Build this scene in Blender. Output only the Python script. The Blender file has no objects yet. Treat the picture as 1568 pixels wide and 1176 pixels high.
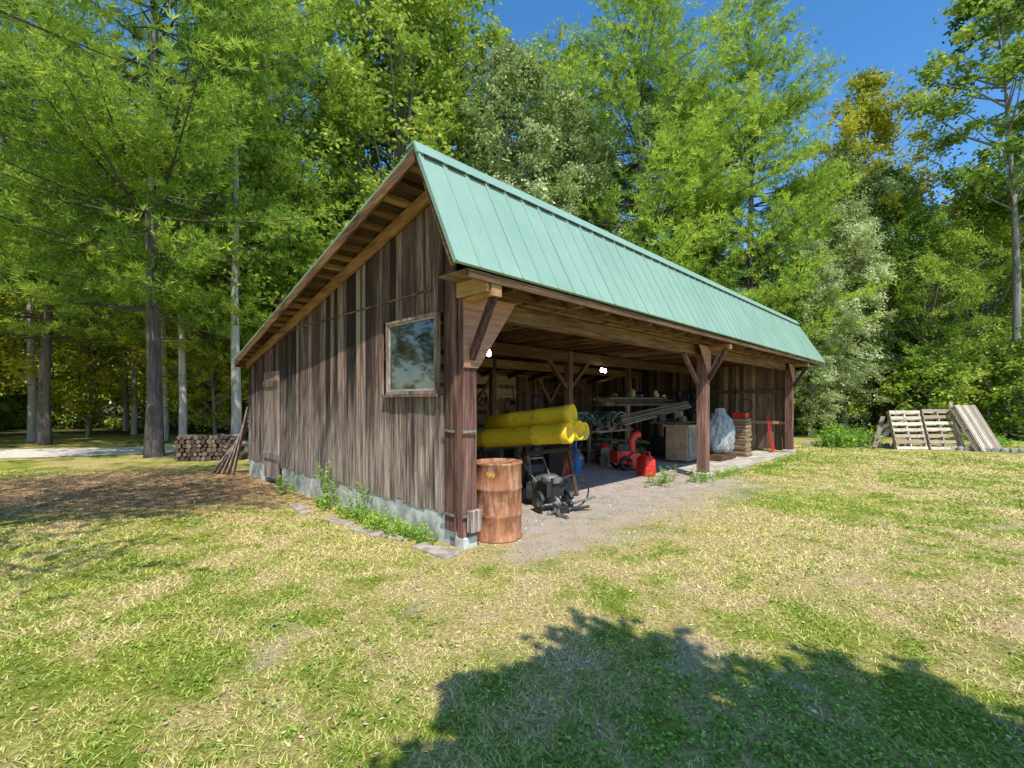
import bpy, math, numpy as np
from mathutils import Vector, Matrix
rng=np.random.default_rng(7)
scene=bpy.context.scene
col=scene.collection
# ------------------------------------------------------------------ frame of the shed
O=Vector((-0.605,5.12,0)); TH=math.atan2(.713,.701)
U=Vector((math.cos(TH),math.sin(TH),0)); V=Vector((-math.sin(TH),math.cos(TH),0))
def P(a,b,z=0): return O+U*a+V*b+Vector((0,0,z))
# ------------------------------------------------------------------ node helpers
def newmat(name):
    m=bpy.data.materials.new(name); m.use_nodes=True
    nt=m.node_tree; nt.nodes.clear()
    out=nt.nodes.new('ShaderNodeOutputMaterial')
    return m,nt,out
class N:
    def __init__(s,nt): s.nt=nt
    def n(s,t,**k):
        x=s.nt.nodes.new(t)
        for a,b in k.items(): setattr(x,a,b)
        return x
    def l(s,a,b): s.nt.links.new(a,b)
    def val(s,sock,v):
        if isinstance(v,bpy.types.NodeSocket): s.l(v,sock)
        else: sock.default_value=v
    def math(s,op,a,b=0.0,c=None,clamp=False):
        x=s.n('ShaderNodeMath',operation=op,use_clamp=clamp); s.val(x.inputs[0],a); s.val(x.inputs[1],b)
        if c is not None: s.val(x.inputs[2],c)
        return x.outputs[0]
    def mix(s,f,a,b,mode='MIX'):
        x=s.n('ShaderNodeMix',data_type='RGBA',blend_type=mode); s.val(x.inputs[0],f)
        s.val(x.inputs[6],a if not isinstance(a,tuple) else (*a[:3],1)); s.val(x.inputs[7],b if not isinstance(b,tuple) else (*b[:3],1))
        return x.outputs[2]
    def noise(s,vec,scale,detail=4,rough=.55,dist=0):
        x=s.n('ShaderNodeTexNoise'); s.l(vec,x.inputs['Vector']); x.inputs['Scale'].default_value=scale
        x.inputs['Detail'].default_value=detail; x.inputs['Roughness'].default_value=rough; x.inputs['Distortion'].default_value=dist
        return x.outputs[0]
    def sstep(s,v,lo,hi):
        x=s.n('ShaderNodeMapRange',interpolation_type='SMOOTHSTEP'); s.val(x.inputs[0],v)
        x.inputs[1].default_value=lo; x.inputs[2].default_value=hi; return x.outputs[0]
    def obj(s): return s.n('ShaderNodeTexCoord').outputs['Object']
    def pos(s): return s.n('ShaderNodeNewGeometry').outputs['Position']
    def attr(s,name='var'): return s.n('ShaderNodeAttribute',attribute_name=name).outputs['Fac']
    def mapv(s,v,sc):
        x=s.n('ShaderNodeMapping'); s.l(v,x.inputs[0]); x.inputs['Scale'].default_value=sc; return x.outputs[0]
    def bump(s,h,st=.4,d=.01):
        x=s.n('ShaderNodeBump'); s.l(h,x.inputs['Height']); x.inputs['Strength'].default_value=st; x.inputs['Distance'].default_value=d
        return x.outputs[0]
    def bsdf(s,colr,rough=.8,metal=0,normal=None,spec=.3):
        x=s.n('ShaderNodeBsdfPrincipled'); s.val(x.inputs['Base Color'],colr if not isinstance(colr,tuple) else (*colr[:3],1))
        s.val(x.inputs['Roughness'],rough); x.inputs['Metallic'].default_value=metal
        x.inputs['Specular IOR Level'].default_value=spec
        if normal is not None: s.l(normal,x.inputs['Normal'])
        return x.outputs[0]
def wood(name,axis,dark,mid,light,lowgray_lit=False,rough=.85):
    m,nt,out=newmat(name); k=N(nt)
    v=k.obj(); var=k.attr()
    off=k.n('ShaderNodeVectorMath',operation='ADD'); k.l(v,off.inputs[0])
    cx=k.n('ShaderNodeCombineXYZ'); o=k.math('MULTIPLY',var,37.0)
    for i in range(3): k.l(o,cx.inputs[i])
    k.l(cx.outputs[0],off.inputs[1]); vv=off.outputs[0]
    sc=[14,14,14]; sc[axis]=.8
    g=k.noise(k.mapv(vv,sc),2.2,6,.68,.4)
    sc2=[3,3,3]; sc2[axis]=.5
    big=k.noise(k.mapv(vv,sc2),1.5,4)
    t=k.math('ADD',k.math('MULTIPLY',g,.75),k.math('MULTIPLY',k.math('SUBTRACT',var,.5),.5))
    t=k.math('ADD',t,k.math('MULTIPLY',k.math('SUBTRACT',big,.5),.35))
    c=k.mix(k.sstep(t,.22,.50),dark,mid)
    c=k.mix(k.sstep(t,.42,.68),c,light)
    if lowgray_lit:
        sp=k.n('ShaderNodeSeparateXYZ'); k.l(v,sp.inputs[0])
        h=k.math('ADD',sp.outputs[2],k.math('MULTIPLY',k.math('SUBTRACT',k.noise(k.mapv(v,(6,6,.5)),1.8,5),.5),2.8))
        lo=k.math('SUBTRACT',1.0,k.sstep(h,.4,2.3))
        gc=k.mix(k.sstep(g,.35,.7),(.17,.12,.10),(.72,.58,.50))
        c=k.mix(k.math('MULTIPLY',lo,.8),c,gc)  # low boards paler: weathering, plus the sunlit lower wall put into the colour
        st=k.noise(k.mapv(v,(9,9,.35)),1.3,5,.7)
        c=k.mix(k.math('MULTIPLY',k.sstep(st,.52,.66),.8),c,(.03,.020,.017))
    k.l(k.bsdf(c,rough,0,k.bump(g,.5,.008)),out.inputs[0]); return m
def simple(name,c1,c2,scale=6,rough=.6,metal=0,bump=.1,spec=.4,coord='obj'):
    m,nt,out=newmat(name); k=N(nt); v=k.obj() if coord=='obj' else k.pos()
    n=k.noise(v,scale,5,.6)
    c=k.mix(k.sstep(n,.35,.65),c1,c2)
    k.l(k.bsdf(c,rough,metal,k.bump(n,bump,.01),spec),out.inputs[0]); return m
def leafmat(name,dark,mid,light,transl=.35):
    m,nt,out=newmat(name); k=N(nt)
    var=k.attr(); rnd=k.n('ShaderNodeObjectInfo').outputs['Random']
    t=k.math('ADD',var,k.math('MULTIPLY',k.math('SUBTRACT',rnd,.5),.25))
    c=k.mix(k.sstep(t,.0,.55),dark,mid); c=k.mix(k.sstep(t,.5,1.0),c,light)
    b=k.n('ShaderNodeBsdfDiffuse'); k.l(c,b.inputs[0])
    tr=k.n('ShaderNodeBsdfTranslucent'); k.l(c,tr.inputs[0])
    mx=k.n('ShaderNodeMixShader'); mx.inputs[0].default_value=transl
    k.l(b.outputs[0],mx.inputs[1]); k.l(tr.outputs[0],mx.inputs[2]); k.l(mx.outputs[0],out.inputs[0]); return m
# ------------------------------------------------------------------ mesh builder
class MB:
    def __init__(s): s.v=[];s.f=[];s.m=[];s.var=[];s.sm=[]
    def add(s,vs,fs,mat=0,var=None,smooth=False):
        if var is None: var=float(rng.random())
        o=len(s.v); s.v+= [tuple(x) for x in vs]; s.var+=[var]*len(vs)
        for f in fs: s.f.append(tuple(i+o for i in f)); s.m.append(mat); s.sm.append(smooth)
    BF=[(0,3,2,1),(4,5,6,7),(0,1,5,4),(1,2,6,5),(2,3,7,6),(3,0,4,7)]
    def box(s,lo,hi,mat=0,var=None):
        x0,y0,z0=lo;x1,y1,z1=hi
        s.add([(x0,y0,z0),(x1,y0,z0),(x1,y1,z0),(x0,y1,z0),(x0,y0,z1),(x1,y0,z1),(x1,y1,z1),(x0,y1,z1)],s.BF,mat,var)
    def hexa(s,c8,mat=0,var=None): s.add(c8,s.BF,mat,var)
    def beam(s,p0,p1,w,h,mat=0,var=None,up=(0,0,1)):
        p0=Vector(p0);p1=Vector(p1);d=(p1-p0).normalized();up=Vector(up)
        sd=d.cross(up)
        if sd.length<1e-4: sd=d.cross(Vector((1,0,0)))
        sd.normalize();n=sd.cross(d)
        a=sd*w/2;b=n*h/2
        s.add([p0-a-b,p0+a-b,p1+a-b,p1-a-b,p0-a+b,p0+a+b,p1+a+b,p1-a+b],s.BF,mat,var)
    def tube(s,pts,rad,seg=8,mat=0,var=None,caps=True):
        pts=[Vector(p) for p in pts]; n=len(pts)
        if not hasattr(rad,'__len__'): rad=[rad]*n
        vs=[];fs=[]
        ref=Vector((0,0,1)) if abs((pts[-1]-pts[0]).normalized().z)<.9 else Vector((1,0,0))
        for i,p in enumerate(pts):
            d=(pts[min(i+1,n-1)]-pts[max(i-1,0)]).normalized()
            x=d.cross(ref).normalized(); y=d.cross(x)
            for j in range(seg):
                t=2*math.pi*j/seg; vs.append(p+(x*math.cos(t)+y*math.sin(t))*rad[i])
        for i in range(n-1):
            for j in range(seg):
                k=(j+1)%seg; fs.append((i*seg+j,i*seg+k,(i+1)*seg+k,(i+1)*seg+j))
        s.add(vs,fs,mat,var,True)
        if caps:
            s.add(vs[:seg],[tuple(range(seg))],mat,var if var is not None else .5); s.add(vs[-seg:],[tuple(range(seg))],mat,var if var is not None else .5)
    def lathe(s,prof,seg=32,mat=0,M=None,var=.5,jit=0):
        vs=[];fs=[]
        for i,(r,z) in enumerate(prof):
            for j in range(seg):
                t=2*math.pi*j/seg; rr=r*(1+jit*math.sin(3*t+z*5)+jit*math.sin(5*t-z*9))
                p=Vector((rr*math.cos(t),rr*math.sin(t),z)); vs.append(M@p if M else p)
        for i in range(len(prof)-1):
            for j in range(seg):
                k=(j+1)%seg; fs.append((i*seg+j,i*seg+k,(i+1)*seg+k,(i+1)*seg+j))
        s.add(vs,fs,mat,var,True)
    def rock(s,c,sz,mat=0,seed=0,seg=8):
        r=np.random.default_rng(seed); vs=[];fs=[];R=5
        ph=r.random(6)*6
        for i in range(R+1):
            for j in range(seg):
                t=2*math.pi*j/seg;u=math.pi*i/R
                k=1+.16*math.sin(2*t+ph[0])+.12*math.sin(3*t+ph[1]+u)+.1*math.cos(2*u+ph[2])
                z=math.cos(u); z=math.copysign(abs(z)**.6,z)
                q=max(math.sin(u),0)**.6
                vs.append((c[0]+sz[0]*k*q*math.cos(t),c[1]+sz[1]*k*q*math.sin(t),c[2]+sz[2]*z))
        for i in range(R):
            for j in range(seg):
                k=(j+1)%seg; fs.append((i*seg+j,(i+1)*seg+j,(i+1)*seg+k,i*seg+k))
        s.add(vs,fs,mat,None,False)
    def build(s,name,mats,parent=None,loc=(0,0,0),rotz=0,bevel=0):
        me=bpy.data.meshes.new(name); me.from_pydata(s.v,[],s.f); 
        for m in mats: me.materials.append(m)
        me.polygons.foreach_set('material_index',s.m); me.polygons.foreach_set('use_smooth',s.sm)
        a=me.attributes.new('var','FLOAT','POINT'); a.data.foreach_set('value',s.var)
        me.update(); ob=bpy.data.objects.new(name,me); col.objects.link(ob)
        ob.location=loc; ob.rotation_euler=(0,0,rotz)
        if parent: ob.parent=parent
        if bevel:
            b=ob.modifiers.new('b','BEVEL'); b.width=bevel; b.segments=2; b.limit_method='ANGLE'
        return ob
def empty(name,loc=(0,0,0),rotz=0):
    e=bpy.data.objects.new(name,None); col.objects.link(e); e.location=loc; e.rotation_euler=(0,0,rotz); e.empty_display_size=.3; return e
def polymesh(name,w,Q,var,mats,leafslot=1):
    n,kk=Q.shape[:2]
    nv=len(w.v)
    verts=np.concatenate([np.array(w.v,float).reshape(-1,3),Q.reshape(-1,3)]) if nv else Q.reshape(-1,3)
    lf=(np.arange(n*kk).reshape(n,kk)+nv).tolist()
    me=bpy.data.meshes.new(name); me.from_pydata(verts.tolist(),[],w.f+lf)
    for m in mats: me.materials.append(m)
    me.polygons.foreach_set('material_index',w.m+[leafslot]*n)
    me.polygons.foreach_set('use_smooth',w.sm+[False]*n)
    a=me.attributes.new('var','FLOAT','POINT'); a.data.foreach_set('value',np.concatenate([np.array(w.var,float),np.repeat(var,kk)]).astype(np.float32))
    me.update(); return me
def nrm(a): return a/(np.linalg.norm(a,axis=-1,keepdims=True)+1e-9)
def diamonds(pos,d,nor,L,W):
    d=nrm(d); s=nrm(np.cross(d,nor)); L=np.asarray(L).reshape(-1,1);W=np.asarray(W).reshape(-1,1)
    return np.stack([pos,pos+d*L*.45+s*W*.5,pos+d*L,pos+d*L*.45-s*W*.5],axis=1)
# ------------------------------------------------------------------ trees
def pine_mesh(name,H,c0,R,seed,mats,step=.62,needles=8,nl=.24,nw=.05,r0=None,bd=5.0):
    r=np.random.default_rng(seed); w=MB()
    r0=r0 or .0105*H
    n=12; lean=r.normal(0,.012,2)
    tp=[(lean[0]*z+.08*math.sin(z*.5+seed),lean[1]*z+.06*math.cos(z*.4),z) for z in np.linspace(-.2,H,n)]
    w.tube(tp,[r0*(1.25 if i==0 else 1)*(1-.93*i/(n-1)) for i in range(n)],10,0,.5,False)
    for i in range(14):
        z=r.uniform(1.6,c0+1); az=r.random()*6.28; L=r.uniform(.4,1.6)
        w.tube([(0,0,z),(L*math.cos(az),L*math.sin(az),z+r.uniform(-.1,.15)*L)],[.018,.004],4,0,.4,False)
    TPp=[];TD=[];TV=[]
    z=c0
    while z<H-.15:
        t=(z-c0)/(H-c0)
        for _ in range(r.integers(5,8)):
            az=r.random()*2*math.pi
            prof=min(1,.6+1.8*t)*( (1-t)**.6)+.07
            L=R*prof*r.uniform(.6,1.15)
            el=math.radians(-8+45*t**1.3+r.normal(0,6))
            x0=lean[0]*z;y0=lean[1]*z
            ca,sa=math.cos(az),math.sin(az)
            ss=np.linspace(0,1,6)
            wob=r.normal(0,.08,2)
            bp=[(x0+(ca*s-sa*wob[0]*s*s)*L,y0+(sa*s+ca*wob[0]*s*s)*L,z+L*(math.tan(el)*s*.8+.16*s*s-.02)) for s in ss]
            rb=.008+.008*L
            w.tube(bp,[rb*(1-.85*s) for s in ss],4,0,.4,False)
            bp=np.array(bp)
            m=max(3,int(L*bd))
            sm=r.uniform(.2 if L>2 else .1,1,m)
            base=np.stack([np.interp(sm,ss,bp[:,i]) for i in range(3)],1)
            side=np.where(r.random(m)<.5,-1,1)*np.radians(r.uniform(25,65,m))
            dirs=np.stack([np.cos(az+side),np.sin(az+side),r.uniform(-.1,.4,m)],1)
            ll=.34*L*(1-sm)*r.uniform(.6,1.2,m)+r.uniform(.35,.65,m)
            for j in range(m):
                q=max(2,int(ll[j]/.17))
                ts=np.linspace(.2,1,q)[:,None]
                pp=base[j]+dirs[j]*ll[j]*ts+r.normal(0,.07,(q,3))
                pp[:,2]+=.12*ll[j]*ts[:,0]**2
                TPp.append(pp); TD.append(np.repeat(dirs[j][None],q,0)); 
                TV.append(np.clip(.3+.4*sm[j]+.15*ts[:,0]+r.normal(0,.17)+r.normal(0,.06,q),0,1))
        z+=step*r.uniform(.75,1.25)
    Pp=np.concatenate(TPp);D=np.concatenate(TD);Vv=np.concatenate(TV)
    k=needles
    Pp=np.repeat(Pp,k,0);D=np.repeat(D,k,0);Vv=np.repeat(Vv,k)
    M=len(Pp)
    nd=nrm(D*.6+np.array([0,0,.3])+r.normal(0,.6,(M,3)))
    Q=diamonds(Pp,nd,nrm(r.normal(0,1,(M,3))),nl*r.uniform(.7,1.2,M),nw*r.uniform(.8,1.2,M))
    Vv=np.clip(Vv+r.normal(0,.08,M),0,1)
    return polymesh(name,w,Q,Vv,mats)
def decid_mesh(name,H,c0,R,seed,mats,nclump=170,tw=9,lpt=20,ls=.14,lean=(0,0),r0=None,shape=1.0,core=.08):
    r=np.random.default_rng(seed); w=MB(); r0=r0 or .011*H
    n=9
    def tc(z): return (lean[0]*z+.15*math.sin(z*.35+seed),lean[1]*z+.12*math.cos(z*.3+seed)-.12*math.cos(seed),z)
    zt=np.linspace(-.2,H*.93,n)
    w.tube([tc(z) for z in zt],[r0*(1.2 if i==0 else 1)*(1-.92*i/(n-1)) for i in range(n)],10,0,.5,False)
    C=[]
    for i in range(nclump):
        t=r.random()**.85; z=c0+(H-c0)*t
        rad=R*math.sin(math.pi*min(1,(.12+.88*t)**shape))**.6
        az=r.random()*2*math.pi; q=rad*math.sqrt(r.uniform(core,1))
        lum=1+.25*math.sin(3*az+seed+z*.7)+.2*math.sin(z*1.7+az*2)
        tx,ty,_=tc(z); c=np.array([tx+q*lum*math.cos(az),ty+q*lum*math.sin(az),z+r.normal(0,.2)])
        C.append((c,q/ (R+.01),t))
        if i%2==0:
            zb=max(c0*.7,z-q*r.uniform(.4,.9)-.5); b=tc(zb)
            p1=tuple(np.array(b)*.45+c*.55+np.array([0,0,-.12*q])); 
            rb=.015+.010*q*H/12
            w.tube([b,p1,tuple(c)],[rb,rb*.6,.008],5,0,.5,False)
    Ps=[];Vs=[]
    for c,q,t in C:
        sz=r.uniform(.5,1.2)*(R/4)**.8*1.1
        d=nrm(r.normal(0,1,(tw,3))*np.array([1,1,.6]))
        for j in range(tw):
            tt=r.random(lpt)**.7
            pp=c+d[j]*sz*tt[:,None]*r.uniform(.6,1.3)+r.normal(0,.10,(lpt,3)); pp[:,2]-=.15*sz*tt**2
            Ps.append(pp)
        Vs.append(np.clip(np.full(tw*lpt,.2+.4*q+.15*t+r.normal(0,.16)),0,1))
    Pp=np.concatenate(Ps);Vv=np.concatenate(Vs);M=len(Pp)
    d=nrm(r.normal(0,1,(M,3))*np.array([1,1,.6])-np.array([0,0,.2]))
    nor=nrm(r.normal(0,.7,(M,3))+np.array([0,0,.7]))
    Q=diamonds(Pp,d,nor,ls*r.uniform(.7,1.25,M),ls*.75*r.uniform(.7,1.2,M))
    Vv=np.clip(Vv+r.normal(0,.13,M),0,1)
    return polymesh(name,w,Q,Vv,mats)
bark=wood('pine_bark',2,(.08,.062,.055),(.20,.165,.145),(.36,.31,.28))
bark2=wood('grey_bark',2,(.14,.12,.10),(.34,.31,.27),(.60,.56,.50))
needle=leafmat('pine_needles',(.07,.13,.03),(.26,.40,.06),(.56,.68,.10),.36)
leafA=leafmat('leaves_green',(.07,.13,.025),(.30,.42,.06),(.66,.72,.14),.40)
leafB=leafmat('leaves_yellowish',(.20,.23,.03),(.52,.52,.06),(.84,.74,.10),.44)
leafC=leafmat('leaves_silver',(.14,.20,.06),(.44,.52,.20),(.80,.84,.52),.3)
def place(me,name,loc,rot=0,s=1,parent=None,sz=None):
    ob=bpy.data.objects.new(name,me); col.objects.link(ob); ob.location=loc; ob.rotation_euler=(0,0,rot)
    ob.scale=(s,s,sz or s)
    if parent: ob.parent=parent
    return ob
pA=pine_mesh('pine_tree',20,4.4,6.2,1,[bark,needle],step=.66,needles=13,nl=.20,nw=.026,bd=4.6)
pB=pine_mesh('pine_tree',25,3.0,6.6,2,[bark,needle],step=.66,needles=8,nl=.26,nw=.040,bd=4.6)
pN=pine_mesh('pine_tree',15,4.4,4.4,5,[bark,needle],step=.72,needles=11,nl=.16,nw=.02,bd=4.5)
pL=pine_mesh('pine_tree',22,2.0,5.8,15,[bark,needle],step=1.0,needles=5,nl=.40,nw=.12,bd=3.2)
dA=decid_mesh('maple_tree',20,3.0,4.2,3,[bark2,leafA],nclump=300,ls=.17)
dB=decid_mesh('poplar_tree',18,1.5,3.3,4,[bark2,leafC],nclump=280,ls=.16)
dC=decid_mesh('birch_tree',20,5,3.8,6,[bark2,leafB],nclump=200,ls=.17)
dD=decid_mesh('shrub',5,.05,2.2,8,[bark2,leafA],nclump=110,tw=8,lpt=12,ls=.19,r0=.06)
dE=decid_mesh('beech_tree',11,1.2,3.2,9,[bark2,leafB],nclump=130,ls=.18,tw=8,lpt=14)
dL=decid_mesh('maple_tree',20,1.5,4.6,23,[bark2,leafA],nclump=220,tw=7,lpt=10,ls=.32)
R=lambda:float(rng.random()*6.28)
place(pA,'pine_tree',(-10.46,13.5,0),1.0,1.0)
place(pB,'pine_tree',(-10.2,20.5,0),2.2,.95)
place(pB,'pine_tree',(6.4,23.5,0),.4,1.05)
place(pB,'pine_tree',(12.4,24,0),4.4,.9)
place(pA,'pine_tree',(-17.5,17.5,0),3.3,.95)
place(pB,'pine_tree',(-16.2,27,0),5.3,1.0)
place(pB,'pine_tree',(2.8,29,0),5.3,.95)
place(pB,'pine_tree',(10.0,28.5,0),3.3,.9)
place(pN,'pine_tree',(-5.9,2.0,0),.7,1.0)
place(dA,'maple_tree',(-5.0,22,0),1.5,1.25)
place(dL,'maple_tree',(-6.5,26,0),4.5,1.2)
place(dB,'poplar_tree',(-.2,21.5,0),2.5,.98)
place(dB,'poplar_tree',(2.6,23.5,0),5.1,.95)
place(dB,'poplar_tree',(16.2,22.5,0),.3,.62)
place(dB,'poplar_tree',(13.8,21.5,0),4.3,.5)
place(dC,'birch_tree',(21.2,28,0),.5,1.05)
place(dA,'maple_tree',(20.5,26,0),3.5,.72)
place(dA,'maple_tree',(19.2,21.5,0),5.5,.52)
place(dA,'maple_tree',(24.5,24,0),.9,.66)
place(dB,'poplar_tree',(18.2,26,0),1.2,.85)
tr=decid_mesh('ash_tree',21,9,3.2,12,[bark2,leafA],nclump=95,tw=8,lpt=18,ls=.2,lean=(-.035,0),r0=.2)
place(tr,'ash_tree',(22.4,20.6,0),0,1)
place(tr,'ash_tree',(26.5,22.6,0),2,1.1)
for (x,y,s) in ((-20,22,.9),(-22.5,17,1),(-14.2,24,.9),(-12.5,19.5,.65),(-9.3,27,1.1),(-18.8,14.3,.6)):
    place(dE,'beech_tree',(x,y,0),R(),s)
for (x,y,s) in ((-17,-7,.9),(-22,-1,1),(-20,6,.9)): place(dL,'maple_tree',(x,y,0),R(),s)  # out of view, added so the window glass has trees to reflect
forest=empty('distant_forest')
for i,x in enumerate(np.linspace(-42,52,27)):
    y=35+4*math.sin(i*1.7)+rng.random()*4
    s=rng.uniform(.9,1.1)
    if 5<x<56: s*=.7
    place([dL,pL,dL][i%3],'forest_tree_%d'%i,(x,y,0),R(),s,forest)
for i,x in enumerate(np.linspace(-36,44,28)):
    y=28+rng.random()*5
    place(dD,'understory_%d'%i,(x,y,0),R(),rng.uniform(.95,1.3),forest)
for i,x in enumerate(np.linspace(-54,60,17)):
    place([dL,pL][i%2],'forest_back_%d'%i,(x,48+rng.random()*4,0),R(),rng.uniform(1,1.15)*(1 if x<4 else .8),forest)
for i in range(6):
    place([dL,pL][i%2],'forest_side_%d'%i,(-27-rng.random()*7,15+i*3,0),R(),.95,forest)
for i in range(5):
    place([dL,pL][i%2],'forest_side_r_%d'%i,(31+rng.random()*7,22+i*2.8,0),R(),.8,forest)
for (x,y,s) in ((18.5,20.5,.75),(21.5,19.6,.85),(15.2,23.5,.9),(24.2,19,.9),(12.8,25,.8),(20,23,1)):
    place(dD,'shrub',(x,y,0),R(),s)
for (px,Y,r_) in ((48,19,.16),(205,23,.14),(252,19.5,.15),(279,17.3,.14),(361,15.8,.17),(192,26,.14),(410,24,.15)):
    w=MB(); x=(px-784)/711*Y; H=14
    w.tube([(.02*math.sin(z),.03*math.cos(z*.6),z) for z in np.linspace(-.1,H,9)],[r_*(1-.8*i/8) for i in range(9)],9,0,.85,False)
    rr=np.random.default_rng(px)
    Ps=[];
    for j in range(34):
        z=rr.uniform(4.5,H); az=rr.random()*6.28; L=rr.uniform(.8,2.4)
        e=(L*math.cos(az),L*math.sin(az),z+L*rr.uniform(-.1,.3)); w.tube([(0,0,z),e],[.02,.006],4,0,.5,False)
        Ps.append(np.array(e)*np.array([.8,.8,1])+rr.normal(0,.3,(90,3))*np.array([1,1,.6]))
    Pp=np.concatenate(Ps);M=len(Pp)
    Q=diamonds(Pp,rr.normal(0,1,(M,3)),nrm(rr.normal(0,.6,(M,3))+np.array([0,0,.8])),.18*np.ones(M),.12*np.ones(M))
    me=polymesh('thin_tree',w,Q,np.clip(rr.normal(.5,.2,M),0,1),[bark2,leafA]); place(me,'thin_tree',(x,Y,0))
el=math.radians(57); hd=Vector((.262,-.965,0)).normalized(); KX=hd.x/math.tan(el); KY=hd.y/math.tan(el)
w=MB(); rr=np.random.default_rng(77)
bx,by=2.1,-3.0
w.tube([(0,0,-.1),(.05,.02,2),(-.05,.05,4),(0,0,7)],[.14,.12,.09,.03],9,0,.5,False)
def ctr(sx,sy,h): return (sx+KX*h-bx, sy+KY*h-by, h)
blobs=[(.10,2.35,4.6,.48),(.75,2.65,5.6,.70),(.15,1.9,4.8,.6),(1.1,1.9,5.0,.8),(2.0,2.4,5.8,.62),(1.75,1.7,5,.7),(2.3,1.8,4.8,.55),(.45,1.2,5.5,.8),(1.3,1.2,5.8,.9),(2.3,1.1,5.4,.7),(.9,.4,6,1.0),(2,.2,6.3,1.0),(.2,.4,5.5,.8),(1.2,-.5,6.5,1.1),(2.6,.6,6,.6)]
Ps=[]
for sx,sy,h,rad in blobs:
    c=np.array(ctr(sx,sy,h)); w.tube([(0,0,h-1.2),tuple(c)],[.035,.01],5,0,.5,False)
    K=34
    d=nrm(rr.normal(0,1,(K,3)))
    for j in range(K):
        tt=rr.random(42)**.5; Ps.append(c+d[j]*rad*tt[:,None]*rr.uniform(.6,1.2)*np.array([1,1,.8])+rr.normal(0,.06,(42,3)))
Pp=np.concatenate(Ps);M=len(Pp)
Q=diamonds(Pp,rr.normal(0,1,(M,3)),nrm(rr.normal(0,.6,(M,3))+np.array([0,0,.8])),.14*np.ones(M),.105*np.ones(M))
place(polymesh('apple_tree',w,Q,np.clip(rr.normal(.5,.2,M),0,1),[bark2,leafA]),'apple_tree',(bx,by,0))
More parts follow.
